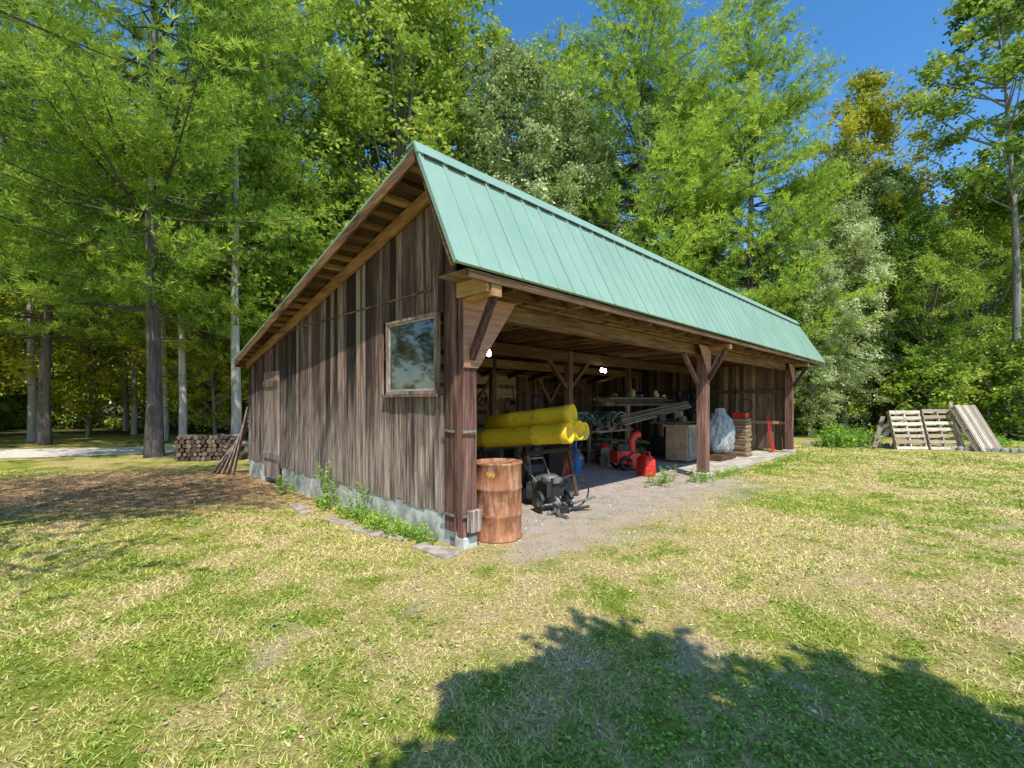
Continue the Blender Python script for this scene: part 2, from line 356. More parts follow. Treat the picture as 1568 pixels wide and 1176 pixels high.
# ------------------------------------------------------------------ ground
def groundcolor(k,blade=False):
    p=k.pos()
    sp=k.n('ShaderNodeSeparateXYZ'); k.l(p,sp.inputs[0])
    cb=k.n('ShaderNodeCombineXYZ'); k.l(sp.outputs[0],cb.inputs[0]); k.l(sp.outputs[1],cb.inputs[1]); q=cb.outputs[0]
    n1=k.noise(q,.5,4,.6,.3); n2=k.noise(q,2.0,5,.7,.5)
    t=k.math('ADD',k.math('MULTIPLY',n1,.55),k.math('MULTIPLY',n2,.45))
    ex=k.math('MULTIPLY',k.math('SUBTRACT',sp.outputs[0],1.6),.28); ey=k.math('MULTIPLY',k.math('SUBTRACT',sp.outputs[1],5.2),.38)
    er=k.math('SUBTRACT',1.0,k.sstep(k.math('ADD',k.math('MULTIPLY',ex,ex),k.math('MULTIPLY',ey,ey)),.1,1.6))
    t=k.math('ADD',t,k.math('MULTIPLY',er,.06))
    straw=k.sstep(t,.43,.59)
    green=k.mix(k.sstep(n2,.35,.65),(.27,.36,.045),(.52,.53,.10))
    dry=k.mix(k.sstep(n2,.4,.65),(.74,.61,.24),(.80,.60,.33))
    c=k.mix(k.math('MULTIPLY',straw,.92),green,dry)
    if blade:
        return k.mix(.30,c,k.mix(k.attr(),(.15,.26,.02),(.92,.84,.36)))
    n3=k.noise(q,30,5,.8)
    c=k.mix(k.sstep(n3,.38,.62),k.mix(1.0,c,(.48,.43,.34),'MULTIPLY'),c)
    sp2=k.noise(q,1.1,6,.7,.6)
    c=k.mix(k.math('MULTIPLY',k.sstep(sp2,.55,.68),.85),c,k.mix(n3,(.42,.29,.19),(.76,.57,.40)))
    def dotc(vec,off):
        d=k.n('ShaderNodeVectorMath',operation='DOT_PRODUCT'); k.l(q,d.inputs[0]); d.inputs[1].default_value=vec
        return k.math('SUBTRACT',d.outputs['Value'],off)
    a=dotc(tuple(U),O.dot(U)); b=dotc(tuple(V),O.dot(V))
    wob=k.math('MULTIPLY',k.math('SUBTRACT',k.noise(q,1.6,7,.75,.5),.5),2.6)
    fa=k.math('ADD',a,wob); fb=k.math('ADD',b,wob)
    m=k.math('MULTIPLY',k.sstep(fa,-.2,.9),k.math('SUBTRACT',1.0,k.sstep(fa,6.3,7.9)))
    m=k.math('MULTIPLY',m,k.sstep(fb,-1.7,-.1))
    inside=k.math('MULTIPLY',k.math('MULTIPLY',k.sstep(a,.0,.1),k.sstep(b,0,.45)),k.math('SUBTRACT',1.0,k.sstep(a,13.2,13.3)))
    m=k.math('MAXIMUM',k.math('MULTIPLY',m,.9),inside)
    m=k.math('MULTIPLY',m,k.math('SUBTRACT',1.0,k.sstep(b,7.1,7.3)))
    gn=k.noise(q,45,5,.85); gb=k.noise(q,3,5,.7)
    grav=k.mix(k.sstep(gn,.35,.65),(.28,.22,.19),(.80,.70,.62))
    grav=k.mix(k.math('MULTIPLY',k.sstep(gb,.42,.62),.75),grav,k.mix(k.sstep(gn,.35,.65),(.24,.17,.11),(.64,.49,.35)))
    c=k.mix(m,c,grav)
    dx=k.math('MULTIPLY',k.math('ADD',sp.outputs[0],7.0),.23); dy=k.math('MULTIPLY',k.math('SUBTRACT',sp.outputs[1],8.9),.38)
    r2=k.math('ADD',k.math('MULTIPLY',dx,dx),k.math('MULTIPLY',dy,dy))
    r2=k.math('ADD',r2,k.math('MULTIPLY',wob,.6))
    lit=k.math('SUBTRACT',1.0,k.sstep(r2,.1,1.5))
    c=k.mix(k.math('MULTIPLY',lit,.88),c,k.mix(k.sstep(n3,.3,.7),(.27,.135,.06),(.72,.45,.27)))
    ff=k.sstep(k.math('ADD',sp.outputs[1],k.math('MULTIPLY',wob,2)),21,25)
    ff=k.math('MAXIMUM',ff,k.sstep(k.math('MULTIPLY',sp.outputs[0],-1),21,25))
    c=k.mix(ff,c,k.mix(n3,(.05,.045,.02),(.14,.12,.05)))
    return c,n3,gn
m,nt,out=newmat('lawn_and_soil'); k=N(nt); c,n3,gn=groundcolor(k)
nb=k.math('ADD',n3,gn)
k.l(k.bsdf(c,.95,0,k.bump(nb,.8,.025),.05),out.inputs[0]); gmat=m
w=MB(); S=400
w.add([(-S,-S,0),(S,-S,0),(S,S,0),(-S,S,0)],[(0,1,2,3)],0,.5); w.build('ground',[gmat])
road=simple('drive_gravel',(.55,.50,.44),(.80,.75,.67),9,.95,0,.5,.1,'pos')
w=MB(); A=[(-40,11.2),(-24,12.1),(-14,13.4),(-9.5,15.2),(-6,18.5)];B=[(-40,14.0),(-24,14.9),(-15.3,16.0),(-11.4,17.6),(-8.5,20.5)]
for i in range(4):
    w.add([(A[i][0],A[i][1],.004),(A[i+1][0],A[i+1][1],.004),(B[i+1][0],B[i+1][1],.004),(B[i][0],B[i][1],.004)],[(0,1,2,3)],0,.5)
w.build('driveway',[road])
m,nt,out=newmat('grass_blades'); k=N(nt); c=groundcolor(k,True)
b=k.n('ShaderNodeBsdfDiffuse'); k.l(c,b.inputs[0]); k.l(b.outputs[0],out.inputs[0]); bladem=m
n=400000
r=1.2+rng.random(n)**1.15*19; th=rng.uniform(-1.02,1.02,n)
X=r*np.sin(th);Y=r*np.cos(th)
ou=np.array(O);da=(X-ou[0])*U.x+(Y-ou[1])*U.y; db=(X-ou[0])*V.x+(Y-ou[1])*V.y
def vnoise(x,y,s,seed):
    g=np.random.default_rng(seed).random((64,64)); x=x*s+100;y=y*s+100
    xi=np.floor(x).astype(int);yi=np.floor(y).astype(int);fx=x-xi;fy=y-yi;fx=fx*fx*(3-2*fx);fy=fy*fy*(3-2*fy)
    G=lambda i,j:g[i%64,j%64]
    return (G(xi,yi)*(1-fx)+G(xi+1,yi)*fx)*(1-fy)+(G(xi,yi+1)*(1-fx)+G(xi+1,yi+1)*fx)*fy
nz=vnoise(X,Y,1.5,3)*.5+vnoise(X,Y,4,4)*.3+vnoise(X,Y,14,5)*.2
inside=(da>-.05)&(da<13.6)&(db>-.05)&(db<7.3)
pa=np.clip((db+2.0)/1.5,0,1)*np.clip((7.6-da)/1.4,0,1)*np.clip((da+.5)/.7,0,1)
apron=(rng.random(n)<pa*1.25+(nz-.5)*.8)&(pa>0)
q2=((X+7)*.23)**2+((Y-8.9)*.38)**2
litter=rng.random(n)<np.clip(1.5-q2+(nz-.5),0,.93)
rd=(X<-8)&(Y>10.8)&(Y<19)
keep=~(inside|apron|litter|rd)&(rng.random(n)<.15+1.1*nz)
X=X[keep];Y=Y[keep];r=r[keep];nz=nz[keep];n=len(X)
h=(.008+.020*rng.random(n)**2)*(.5+1.0*nz)*(1+.03*r); wd=(.0016+.0009*r)*(.7+.6*rng.random(n)); az=rng.random(n)*6.28
ln=rng.normal(0,1.2,(n,2))*h[:,None]
base=np.stack([X,Y,np.zeros(n)],1); sd=np.stack([np.cos(az)*wd,np.sin(az)*wd,np.zeros(n)],1)
tip=base+np.stack([ln[:,0],ln[:,1],h],1)
Q=np.stack([base-sd,base+sd,tip],1)
me=polymesh('lawn_grass',MB(),Q,rng.random(n),[bladem],0); place(me,'lawn_grass',(0,0,0))
weedm=leafmat('weed_leaves',(.10,.20,.035),(.24,.42,.06),(.50,.66,.12),.3)
cl=[]
for (cx,cy,sx,sy,cnt) in ((.85,2.25,.40,.28,1300),(1.75,2.2,.45,.25,1500),(3.0,4.6,.7,.5,500),(-2.0,3.4,.7,.3,300),(4.2,6.4,1.2,.6,500),(2.2,3.6,1.2,.8,300),(-1.4,2.5,.6,.4,300)):
    q=rng.normal(0,1,(cnt//8,2))*np.array([sx,sy])+np.array([cx,cy])
    q=np.repeat(q,8,0)+rng.normal(0,.025,(len(q)*8,2)); cl.append(q)
q=np.concatenate(cl);M=len(q)
pp=np.stack([q[:,0],q[:,1],rng.uniform(.008,.03,M)],1)
Q=diamonds(pp,rng.normal(0,1,(M,3))*np.array([1,1,.15]),nrm(rng.normal(0,.3,(M,3))+np.array([0,0,1])),rng.uniform(.015,.032,M),rng.uniform(.012,.022,M))
place(polymesh('clover_patch',MB(),Q,rng.random(M),[weedm],0),'clover_patch',(0,0,0))
M=9000
aa=rng.uniform(.2,13,M);bb=-1.6+rng.random(M)**1.2*6
kk=(bb>0)|((aa<7.3)&(rng.random(M)<.7)); aa=aa[kk];bb=bb[kk];M=len(aa)
pp=np.array([tuple(P(a,b,.002)) for a,b in zip(aa,bb)]); sz=rng.uniform(.008,.028,M)
Q=diamonds(pp,rng.normal(0,1,(M,3))*np.array([1,1,.35])+np.array([0,0,.15]),nrm(rng.normal(0,.5,(M,3))+np.array([0,0,1])),sz,sz*.9)
stm=wood('loose_stone',2,(.22,.18,.15),(.54,.47,.40),(.82,.76,.68))
place(polymesh('loose_gravel',MB(),Q,rng.random(M),[stm],0),'loose_gravel',(0,0,0))
M=14000
pp=np.stack([rng.normal(-6.6,2.6,M),rng.normal(8.2,1.7,M),rng.uniform(.001,.008,M)],1)
da=(pp[:,0]-ou[0])*U.x+(pp[:,1]-ou[1])*U.y; pp=pp[da<-.05]; M=len(pp)
Q=diamonds(pp,rng.normal(0,1,(M,3))*np.array([1,1,.1])+np.array([0,0,.05]),nrm(rng.normal(0,.3,(M,3))+np.array([0,0,1])),rng.uniform(.05,.12,M),rng.uniform(.008,.02,M))
place(polymesh('needle_litter',MB(),Q,rng.random(M),[wood('dead_needles',2,(.18,.08,.04),(.48,.27,.13),(.76,.52,.31))],0),'needle_litter',(0,0,0))
M=6000
rr_=1.5+rng.random(M)*12; t_=rng.uniform(-1,1,M)
pp=np.stack([rr_*np.sin(t_),rr_*np.cos(t_),rng.uniform(.01,.02,M)],1)
da=(pp[:,0]-ou[0])*U.x+(pp[:,1]-ou[1])*U.y; db=(pp[:,0]-ou[0])*V.x+(pp[:,1]-ou[1])*V.y
pp=pp[~((da>-.1)&(db>.3))]; M=len(pp)
sz=rng.uniform(.012,.04,M)
Q=diamonds(pp,rng.normal(0,1,(M,3))*np.array([1,1,.2]),nrm(rng.normal(0,.4,(M,3))+np.array([0,0,1])),sz,sz*rng.uniform(.15,.7,M))
place(polymesh('fallen_leaves',MB(),Q,rng.random(M),[wood('dead_leaf',2,(.25,.14,.07),(.58,.42,.21),(.85,.74,.46))],0),'fallen_leaves',(0,0,0))
def weed(name,loc,h,n,spread,leaf=.05,seed=1,mat=weedm):
    r=np.random.default_rng(seed); w=MB(); Ps=[];Ds=[]
    for i in range(n):
        a=r.random()*6.28; b=np.array([r.normal(0,spread[0]),r.normal(0,spread[1]),0]); hh=h*r.uniform(.4,1.15)
        e=b+np.array([math.cos(a)*.25*hh,math.sin(a)*.25*hh,hh]); mid=(b+e)/2+np.array([0,0,.08*hh])
        w.tube([tuple(b),tuple(mid),tuple(e)],[.004,.003,.001],4,0,.6,False)
        t=r.random(14)[:,None]; Ps.append(b+(e-b)*t+r.normal(0,.01,(14,3))); aa=r.random(14)*6.28
        Ds.append(np.stack([np.cos(aa),np.sin(aa),r.uniform(.1,.9,14)],1))
    Pp=np.concatenate(Ps);D=np.concatenate(Ds);M=len(Pp)
    Q=diamonds(Pp,D,nrm(r.normal(0,.4,(M,3))+np.array([0,0,1])),leaf*r.uniform(.7,1.5,M),leaf*.4*r.uniform(.7,1.4,M))
    place(polymesh(name,w,Q,np.clip(r.normal(.6,.2,M),0,1),[mat,mat],1),name,loc,TH)
weed('weed_plant',P(-.15,3.0),.75,14,(.06,.1),.07,1)
weed('weed_plant',P(-.12,1.95),.5,10,(.05,.08),.06,2)
weed('weed_plant',P(-.2,1.1),.22,60,(.09,.4),.045,3)
weed('weed_plant',P(-.18,.55),.18,40,(.06,.2),.04,33)
weed('weed_plant',P(-.2,2.2),.2,55,(.07,.6),.05,4)
weed('weed_plant',P(-.15,4.6),.3,14,(.06,.3),.05,5)
weed('weed_plant',P(5.3,.25),.3,24,(.25,.12),.06,6)
weed('weed_plant',P(6.2,-.15),.22,24,(.2,.1),.05,7)
weed('weed_plant',P(7.3,-.25),.14,60,(.4,.1),.04,8)
weed('weed_plant',P(10.5,-.55),.12,110,(1.5,.12),.04,9)
weed('flower_bed_plants',(11.9,16.9,0),.75,150,(.5,.35),.12,10)
weed('flower_bed_plants',(13.0,17.4,0),.6,90,(.5,.3),.11,11)
weed('flower_bed_plants',(17.2,16.6,0),.4,60,(.6,.3),.1,13)
# ------------------------------------------------------------------ shed
wall_m=wood('weathered_boards',2,(.035,.020,.016),(.16,.092,.07),(.44,.31,.25),True)  # weathered; overhang shade above and sunlight below are also in the colour
wall_end=wood('end_boards',2,(.07,.045,.03),(.22,.14,.09),(.40,.28,.19))
beamx=wood('beam_wood_x',0,(.09,.05,.027),(.27,.16,.085),(.48,.32,.19))
beamy=wood('beam_wood_y',1,(.11,.055,.027),(.34,.18,.08),(.58,.35,.17))
beamz=wood('post_wood',2,(.07,.03,.025),(.27,.14,.105),(.52,.36,.29))
ply=wood('plywood_gusset',0,(.30,.15,.09),(.48,.25,.16),(.60,.38,.25))
conc=simple('concrete',(.36,.35,.33),(.68,.66,.63),5,.9,0,.4,.2)
darkwood=wood('old_dark_wood',0,(.035,.022,.015),(.10,.062,.042),(.20,.13,.09))
m,nt,out=newmat('green_metal_roof'); k=N(nt); v=k.obj()
nn=k.noise(v,1.2,4,.6); n2=k.noise(k.mapv(v,(9,1,.6)),2,4,.6)
c=k.mix(k.sstep(nn,.3,.7),(.25,.395,.305),(.30,.45,.355)); c=k.mix(k.math('MULTIPLY',k.sstep(n2,.5,.8),.5),c,(.42,.52,.45))
k.l(k.bsdf(c,.4,0,k.bump(nn,.15,.02),.5),out.inputs[0]); roofm=m
metal=simple('galvanised_steel',(.25,.25,.25),(.42,.42,.43),20,.45,.7,.1)
dark=simple('dark_metal',(.02,.02,.02),(.06,.055,.05),12,.5,.3,.2)
shed=empty('wooden_shed',O,TH)
RB,RZ=.08,4.28; EB,EZ=-.6,2.93; BB,BZ=7.35,2.565
def zr(b): return RZ-(RZ-BZ)*(b-RB)/(BB-RB)
def gl(b): return -.5+.25*(b-RB)/(BB-RB)
L3=13.3
def wallboards(w,aplane,b0,b1,zb,ztop,skip=None,th=.022,flip=1,bat=.3,jt=.006):
    b=b0
    while b<b1-.03:
        wd=min(rng.uniform(.09,.19),b1-b); j=rng.uniform(-jt,jt)
        segs=[(zb+rng.uniform(-.04,.03),ztop(b+wd/2)-.01)]
        if skip:
            for (s0,s1,z0,z1) in skip:
                if b+wd>s0 and b<s1: segs=[(segs[0][0],z0),(z1,segs[-1][1])]
        v=float(np.clip(rng.normal(.5,.3),0,1))
        for z0,z1 in segs:
            if z1>z0: w.box((aplane+j-th/2,b,z0),(aplane+j+th/2,b+wd-rng.uniform(.004,.011),z1),0,v)
        if rng.random()<bat:
            for z0,z1 in segs:
                w.box((aplane-flip*(th*.9)-.001,b-.02,z0+.02),(aplane-flip*(th*.9)+.005,b+.02,z1-.02),0,float(rng.random()*.8))
        b+=wd
w=MB()
wallboards(w,0,.0,7.25,.36,lambda b: zr(b)-.19,[(.33,1.43,1.70,2.64)],bat=.16,jt=.004)
w.build('gable_wall_boards',[wall_m],shed)
w=MB()
for (b0,b1) in ((0.02,1.7),(1.7,3.6),(3.6,5.3),(6.15,7.25)):
    w.box((-.0,b0+.003,-.1),(.16,b1,.38+rng.uniform(-.02,.02)))
w.build('concrete_foundation',[conc],shed,bevel=.01)
w=MB()
for z in (.55,1.45,2.7): w.box((.02,.2,z),(.07,7.2,z+.1))
w.build('gable_wall_girts',[darkwood],shed)
w=MB(); 
for i in range(6):
    b0=5.32+i*.135; w.box((-.055,b0,.12),(-.03,b0+.128,2.2),0,.75+.25*rng.random())
for z in (.5,1.9): w.box((-.08,5.34,z),(-.056,6.1,z+.12),0,.7)
w.build('side_door',[wall_m],shed)
glass,nt,out=newmat('window_glass'); k=N(nt)
nn=k.noise(k.obj(),2.5,5,.7)
k.l(k.bsdf(k.mix(k.sstep(nn,.35,.75),(.012,.015,.015),(.09,.09,.075)),.04,0,k.bump(k.noise(k.obj(),1.3,1),.08,.05),1.0),out.inputs[0])
w=MB()
def frame(w,a0,a1,b0,b1,z0,z1,t,mat,var=.9):
    w.box((a0,b0,z0),(a1,b0+t,z1),mat,var); w.box((a0,b1-t,z0),(a1,b1,z1),mat,var)
    w.box((a0+.001,b0+t,z0),(a1-.001,b1-t,z0+t),mat,var); w.box((a0+.001,b0+t,z1-t),(a1-.001,b1-t,z1),mat,var)
frame(w,-.045,.02,.33,1.43,1.70,2.64,.035,0)
frame(w,-.030,.01,.368,1.392,1.738,2.602,.024,1)
w.box((-.012,.39,1.76),(-.006,1.37,2.58),2)
w.box((-.08,.28,1.665),(-.001,1.48,1.697),0,.6)
w.build('window',[wall_m,simple('old_paint',(.30,.27,.22),(.50,.46,.40),10,.7),glass],shed)
w=MB()
aE,aR=15.3,14.5
def slab(w,p,t,mat=0,var=.5):
    w.hexa([tuple(Vector(q)-Vector(t)) for q in p]+[tuple(q) for q in p],mat,var)
slab(w,[(-.5,EB,EZ),(aE,EB,EZ),(aR,RB,RZ),(-.5,RB,RZ)],(0,-.03,.012))
nrf=Vector((0,-(RZ-EZ),(RB-EB))).normalized()
a=-.49;i=0
while a<aE-.1:
    f=1.0
    if a>aR: f=max(.02,(aE-a)/(aE-aR))
    big=(i%3==0)
    p0=Vector((a,EB,EZ))+nrf*.004; p1=Vector((a,EB+(RB-EB)*f,EZ+(RZ-EZ)*f))+nrf*.004
    w.beam(p0,p1,.024 if big else .014,.018 if big else .009,0,.5,up=tuple(nrf))
    a+=.305; i+=1
slab(w,[(-.5,RB+.001,RZ),(aR,RB+.001,RZ),(aR+.1,BB,BZ),(gl(BB),BB,BZ)],(0,.005,.03))
w.build('metal_roof',[roofm],shed)
w=MB()
w.hexa([(-.52,RB-.06,RZ-.115),(aR+.03,RB-.06,RZ-.115),(aR+.03,RB,RZ+.012),(-.52,RB,RZ+.012),(-.52,RB-.085,RZ-.105),(aR+.03,RB-.085,RZ-.105),(aR+.03,RB-.012,RZ+.03),(-.52,RB-.012,RZ+.03)],0,.5)
w.hexa([(-.52,RB-.008,RZ+.008),(aR+.03,RB-.008,RZ+.008),(aR+.03,RB+.13,RZ-.02),(-.52,RB+.13,RZ-.02),(-.52,RB-.008,RZ+.031),(aR+.03,RB-.008,RZ+.031),(aR+.03,RB+.13,RZ+.004),(-.52,RB+.13,RZ+.004)],0,.5)
w.build('ridge_cap',[roofm],shed)
w=MB(); a=-.44
while a<aR-.1:
    w.box((a,RB-.10,RZ-.135),(a+.24,RB-.082,RZ-.113),0,.2); a+=.305
w.build('ridge_closures',[dark],shed)
w=MB()
slab(w,[(-.46,RB+.02,zr(RB)-.035),(aR-.05,RB+.02,zr(RB)-.035),(aR,BB-.03,BZ-.035),(gl(BB)+.04,BB-.03,BZ-.035)],(0,0,.018),1,.6)
b=.22
while b<BB-.05:
    z=zr(b)-.056; v=float(np.clip(rng.normal(.6,.2),0,1))
    w.box((gl(b)+.035,b,z-.05),(aR-.1,b+.13,z),0,v); b+=.30
w.build('roof_purlins',[beamx,darkwood],shed)
w=MB()
def rake(w,a0,a1,b0,b1,dz,h,t,mat=0,var=.7):
    w.hexa([(a0,b0,zr(b0)-dz-h),(a0+t,b0,zr(b0)-dz-h),(a1+t,b1,zr(b1)-dz-h),(a1,b1,zr(b1)-dz-h),
            (a0,b0,zr(b0)-dz),(a0+t,b0,zr(b0)-dz),(a1+t,b1,zr(b1)-dz),(a1,b1,zr(b1)-dz)],mat,var)
rake(w,gl(RB)+.0,gl(BB)+.0,RB+.0,BB,.034,.14,.03,0,.4)
rake(w,-.075,-.075,RB-.02,BB-.15,.108,.16,.045,0,.7)
for a in np.arange(.6,L3,1.2): rake(w,a,a,RB+.05,BB-.1,.11,.14,.05,1,.4)
rake(w,aR-.08,aR,RB+.03,BB,.036,.16,.03,0,.5)
w.beam((-.47,EB+.065,EZ-.02),(-.47,RB-.0,RZ-.10),.03,.06,0,.3,up=(0,-1,.5))
for a in np.arange(.1,aR,1.2):
    w.beam((a,EB+.07,EZ-.02),(a,RB-.02,RZ-.2),.05,.1,1,.4,up=(0,-1,.5))
w.box((gl(BB),BB,BZ-.2),(aR,BB+.03,BZ-.03),0,.4)
w.build('rafters_and_rake_boards',[beamy,darkwood],shed)
w=MB()
for i in range(7):
    f0=i/7+.01;f1=(i+1)/7-.01
    q=lambda f,o:(EB+(RB-EB)*f+.04+o,EZ+(RZ-EZ)*f-.012-o*.5)
    y0,z0=q(f0,0);y1,z1=q(f1,0)
    w.hexa([(-.42,y0+.02,z0),(aR-.05,y0+.02,z0),(aR-.05,y1+.02,z1),(-.42,y1+.02,z1),(-.42,y0,z0),(aR-.05,y0,z0),(aR-.05,y1,z1),(-.42,y1,z1)],0,None)
w.build('front_sheathing',[darkwood],shed)
w=MB()
w.box((.0,.02,2.60),(L3+.2,.16,2.80),0,.45)
w.box((-.02,-.10,2.81),(L3+.3,.02,2.90),0,.55)
w.box((-.30,EB+.035,EZ-.11),(aE-.1,EB+.07,EZ-.03),0,.35)
w.box((-.02,EB+.30,2.79),(aR,EB+.36,2.865),0,.35)
w.build('header_beams',[beamx],shed)
w=MB()
a=.35
while a<aR+.3:
    w.box((a,EB+.08,2.80),(a+.045,7.1,2.90),0,float(rng.random()*.7)); a+=.61
w.build('ceiling_joists',[beamy],shed)
w=MB(); b=EB+.09
while b<7.1:
    wd=.16; 
    if b+wd<-.0 or b>.3: w.box((-.28 if b<0 else -.03,b,2.905),(aR-.2 if b<0 else L3,b+wd-.012,2.925),0,float(.5+rng.random()*.5))
    b+=wd
w.build('soffit_and_loft_boards',[wood('soffit_wood',0,(.06,.035,.02),(.17,.10,.06),(.30,.20,.12))],shed)
w=MB()
w.box((.02,EB+.06,2.70),(.16,.0,2.86),0,.75)
w.box((-.035,EB+.075,2.74),(-.005,-.03,2.90),0,.85)
w.box((6.66,EB+.06,2.70),(6.8,.0,2.80),0,.6); w.box((13.2,EB+.06,2.70),(13.34,.0,2.80),0,.6)
w.build('outriggers',[beamy],shed)
w=MB()
w.box((.0,-.10,.12),(.2,-.003,2.80),0,.5); w.box((-.045,-.02,.18),(-.013,.16,4.0),0,.35)
w.box((.03,.0,.16),(.19,.16,2.598),0,.4)
w.box((.202,-.06,.12),(.235,.0,2.0),0,.7)
for a in (6.55,13.2): w.box((a,-.10,.12),(a+.20,.10,2.70),0,.6 if a<7 else .5)
for a,b in ((5.4,2.6),(9.8,3.6),(1.6,3.6),(5.4,5.2)): w.box((a,b,0),(a+.15,b+.15,2.8),0,.5)
w.build('posts',[beamz],shed,bevel=.006)
w=MB(); 
w.box((.0,-.12,-.05),(.20,.15,.12)); w.box((6.50,-.15,-.05),(6.80,.16,.118)); w.box((13.15,-.15,-.05),(13.45,.16,.118))
w.build('concrete_footings',[simple('footing_concrete',(.40,.38,.35),(.66,.64,.60),6,.9,0,.5)],shed,bevel=.02)
w=MB()
def tri(w,p,t,mat,var):
    b0,b1=t; vs=[(x,b0,z) for x,z in p]+[(x,b1,z) for x,z in p]
    w.add(vs,[(0,1,2),(5,4,3),(0,3,4,1),(1,4,5,2),(2,5,3,0)],mat,var)
tri(w,[(.205,2.78),(.205,1.98),(.80,2.78)],(-.125,-.105),0,.6); w.box((.0,-.125,1.98),(.204,-.105,2.78),0,.6)
for a in (6.55,13.2):
    tri(w,[(a-.0,2.78),(a+.05,2.25),(a-.36,2.78)],(-.125,-.105),0,.6)
    w.box((a+.001,-.126,2.25),(a+.2,-.104,2.78),0,.6)
w.build('plywood_gussets',[ply],shed)
w=MB()
for a in (.1,6.66,13.3):
    w.beam((a,-.12,2.08),(a,EB+.12,2.70),.05,.09,0,.25)
for a in (6.66,13.3): w.beam((a+.1,-.03,2.15),(a+.62,-.03,2.62),.07,.07,0,.5)
w.beam((6.5,.05,2.0),(5.8,.05,2.6),.07,.07,0,.5)
w.build('knee_braces',[beamz],shed)
w=MB()
wallboards(w,L3+.12,.1,7.2,.1,lambda b:zr(b)-.2 if b>1 else 2.8)
w.build('end_wall_boards',[wall_end],shed)
w=MB(); a=.05
while a<L3:
    wd=rng.uniform(.13,.2); j=rng.uniform(-.006,.006)
    w.box((a,7.2+j,.1),(a+wd-rng.uniform(.004,.02),7.222+j,zr(7.2)-.06),0,float(rng.random())); a+=wd
w.build('back_wall_boards',[wall_end],shed)
w=MB()
w.box((L3+.02,.1,.9),(L3+.1,7.1,1.0)); w.box((L3+.02,.1,1.9),(L3+.1,7.1,2.0))
for z in (.9,1.9): w.box((.1,7.1,z),(L3,7.19,z+.1))
for a in np.arange(1.6,13,1.9): w.box((a,7.05,0),(a+.12,7.18,2.5))
for a in (2.6,6.4,10): 
    w.beam((a,7.0,1.6),(a+.7,7.0,2.5),.07,.09); w.beam((a-.0,7.0,1.6),(a-.7,7.0,2.5),.07,.09)
w.box((.1,2.62,2.55),(L3,2.76,2.78))
w.box((.1,5.2,2.55),(L3,5.34,2.78))
w.beam((5.5,2.68,1.9),(6.3,2.68,2.6),.08,.09);w.beam((5.45,2.68,1.9),(4.7,2.68,2.6),.08,.09)
w.build('interior_framing',[beamx],shed)
w=MB()
for z in np.arange(.5,2.4,.42):
    w.box((2.2,7.02,z),(4.4,7.045,z+.33)); w.box((5,7.02,z),(8.2,7.04,z+.3))
w.build('inner_panels',[wood('inner_ply',0,(.22,.14,.08),(.42,.28,.17),(.60,.44,.30))],shed)
w=MB(); w.box((6.9,-.10,-.05),(13.1,.9,.04)); w.build('concrete_slab',[simple('slab_concrete',(.36,.30,.23),(.64,.57,.47),4,.92,0,.5)],shed,bevel=.01)
w=MB()
w.box((.03,-.20,.18),(.19,-.128,.42),0,.9); w.build('corner_block',[wall_m],shed,bevel=.01)
w=MB()
for z in (.36,1.28,): w.beam((-.06,-.02,z),(-.06,.2,z+.01),.014,.025); w.beam((-.02,-.125,z),(.16,-.135,z),.012,.025)
w.build('hinges',[metal],shed)
stone=simple('edging_stone',(.30,.25,.20),(.50,.43,.35),8,.9,0,.6,.2)
w=MB()
for i,(a,b,sx,sy,rz) in enumerate(((-.25,.05,.12,.3,.1),(-.42,1.25,.08,.28,.15),(-.44,1.95,.07,.28,.2),(-.5,3.1,.09,.36,-.1),(-.3,.75,.05,.2,.3))):
    o=Vector((a,b,.005)); M=Matrix.Rotation(rz,3,'Z')
    c=[M@Vector(q)+o for q in ((-sx,-sy,-.04),(sx,-sy*.9,-.04),(sx*.9,sy,-.04),(-sx*.8,sy*.95,-.04),(-sx,-sy,.02),(sx,-sy*.9,.03),(sx*.9,sy,.025),(-sx*.8,sy*.95,.03))]
    w.hexa([tuple(x) for x in c])
w.build('stone_edging',[stone],None,O,TH,bevel=.012)
# ------------------------------------------------------------------ props
m,nt,out=newmat('rusty_steel'); k=N(nt); v=k.obj(); n1=k.noise(v,3,6,.7,.5); n2=k.noise(k.mapv(v,(4,4,1)),4,5,.6)
c=k.mix(k.sstep(n1,.35,.65),(.20,.08,.04),(.50,.20,.09)); c=k.mix(k.math('MULTIPLY',k.sstep(n2,.45,.65),.7),c,(.60,.35,.22))
k.l(k.bsdf(c,.7,.1,k.bump(n1,.4,.01),.4),out.inputs[0]); rust=m
w=MB(); h=.9
prof=[(.0,.0),(.27,.0),(.292,.0),(.295,.02),(.283,.04),(.283,h*.30),(.291,h*.315),(.291,h*.335),(.283,h*.35),(.283,h*.64),(.291,h*.655),(.291,h*.675),(.283,h*.69),(.283,h-.04),(.294,h-.02),(.295,h),(.284,h),(.282,h-.03),(0,h-.03)]
w.lathe(prof,40,0,None,.5,.004); 
w.lathe([(.0,h-.025),(.03,h-.025),(.03,h-.012),(0,h-.012)],12,1,Matrix.Translation((.15,.1,.01)))
for j in range(7):
    t0=-2.0+j*.05
    w.add([(.2865*math.cos(t),.2865*math.sin(t),z) for t,z in ((t0,.75+.02*math.sin(j*2)),(t0+.05,.75+.02*math.sin(j*2+2)),(t0+.05,.81+.02*math.sin(j*3)),(t0,.80+.02*math.sin(j*3)))],[(0,1,2,3)],1,.5)
w.build('rusty_steel_drum',[rust,simple('yellow_label',(.50,.24,.07),(.60,.33,.06),20,.7)],None,P(.60,-.02,0))
m,nt,out=newmat('yellow_plastic'); k=N(nt); v=k.pos(); n1=k.noise(v,5,6,.75)
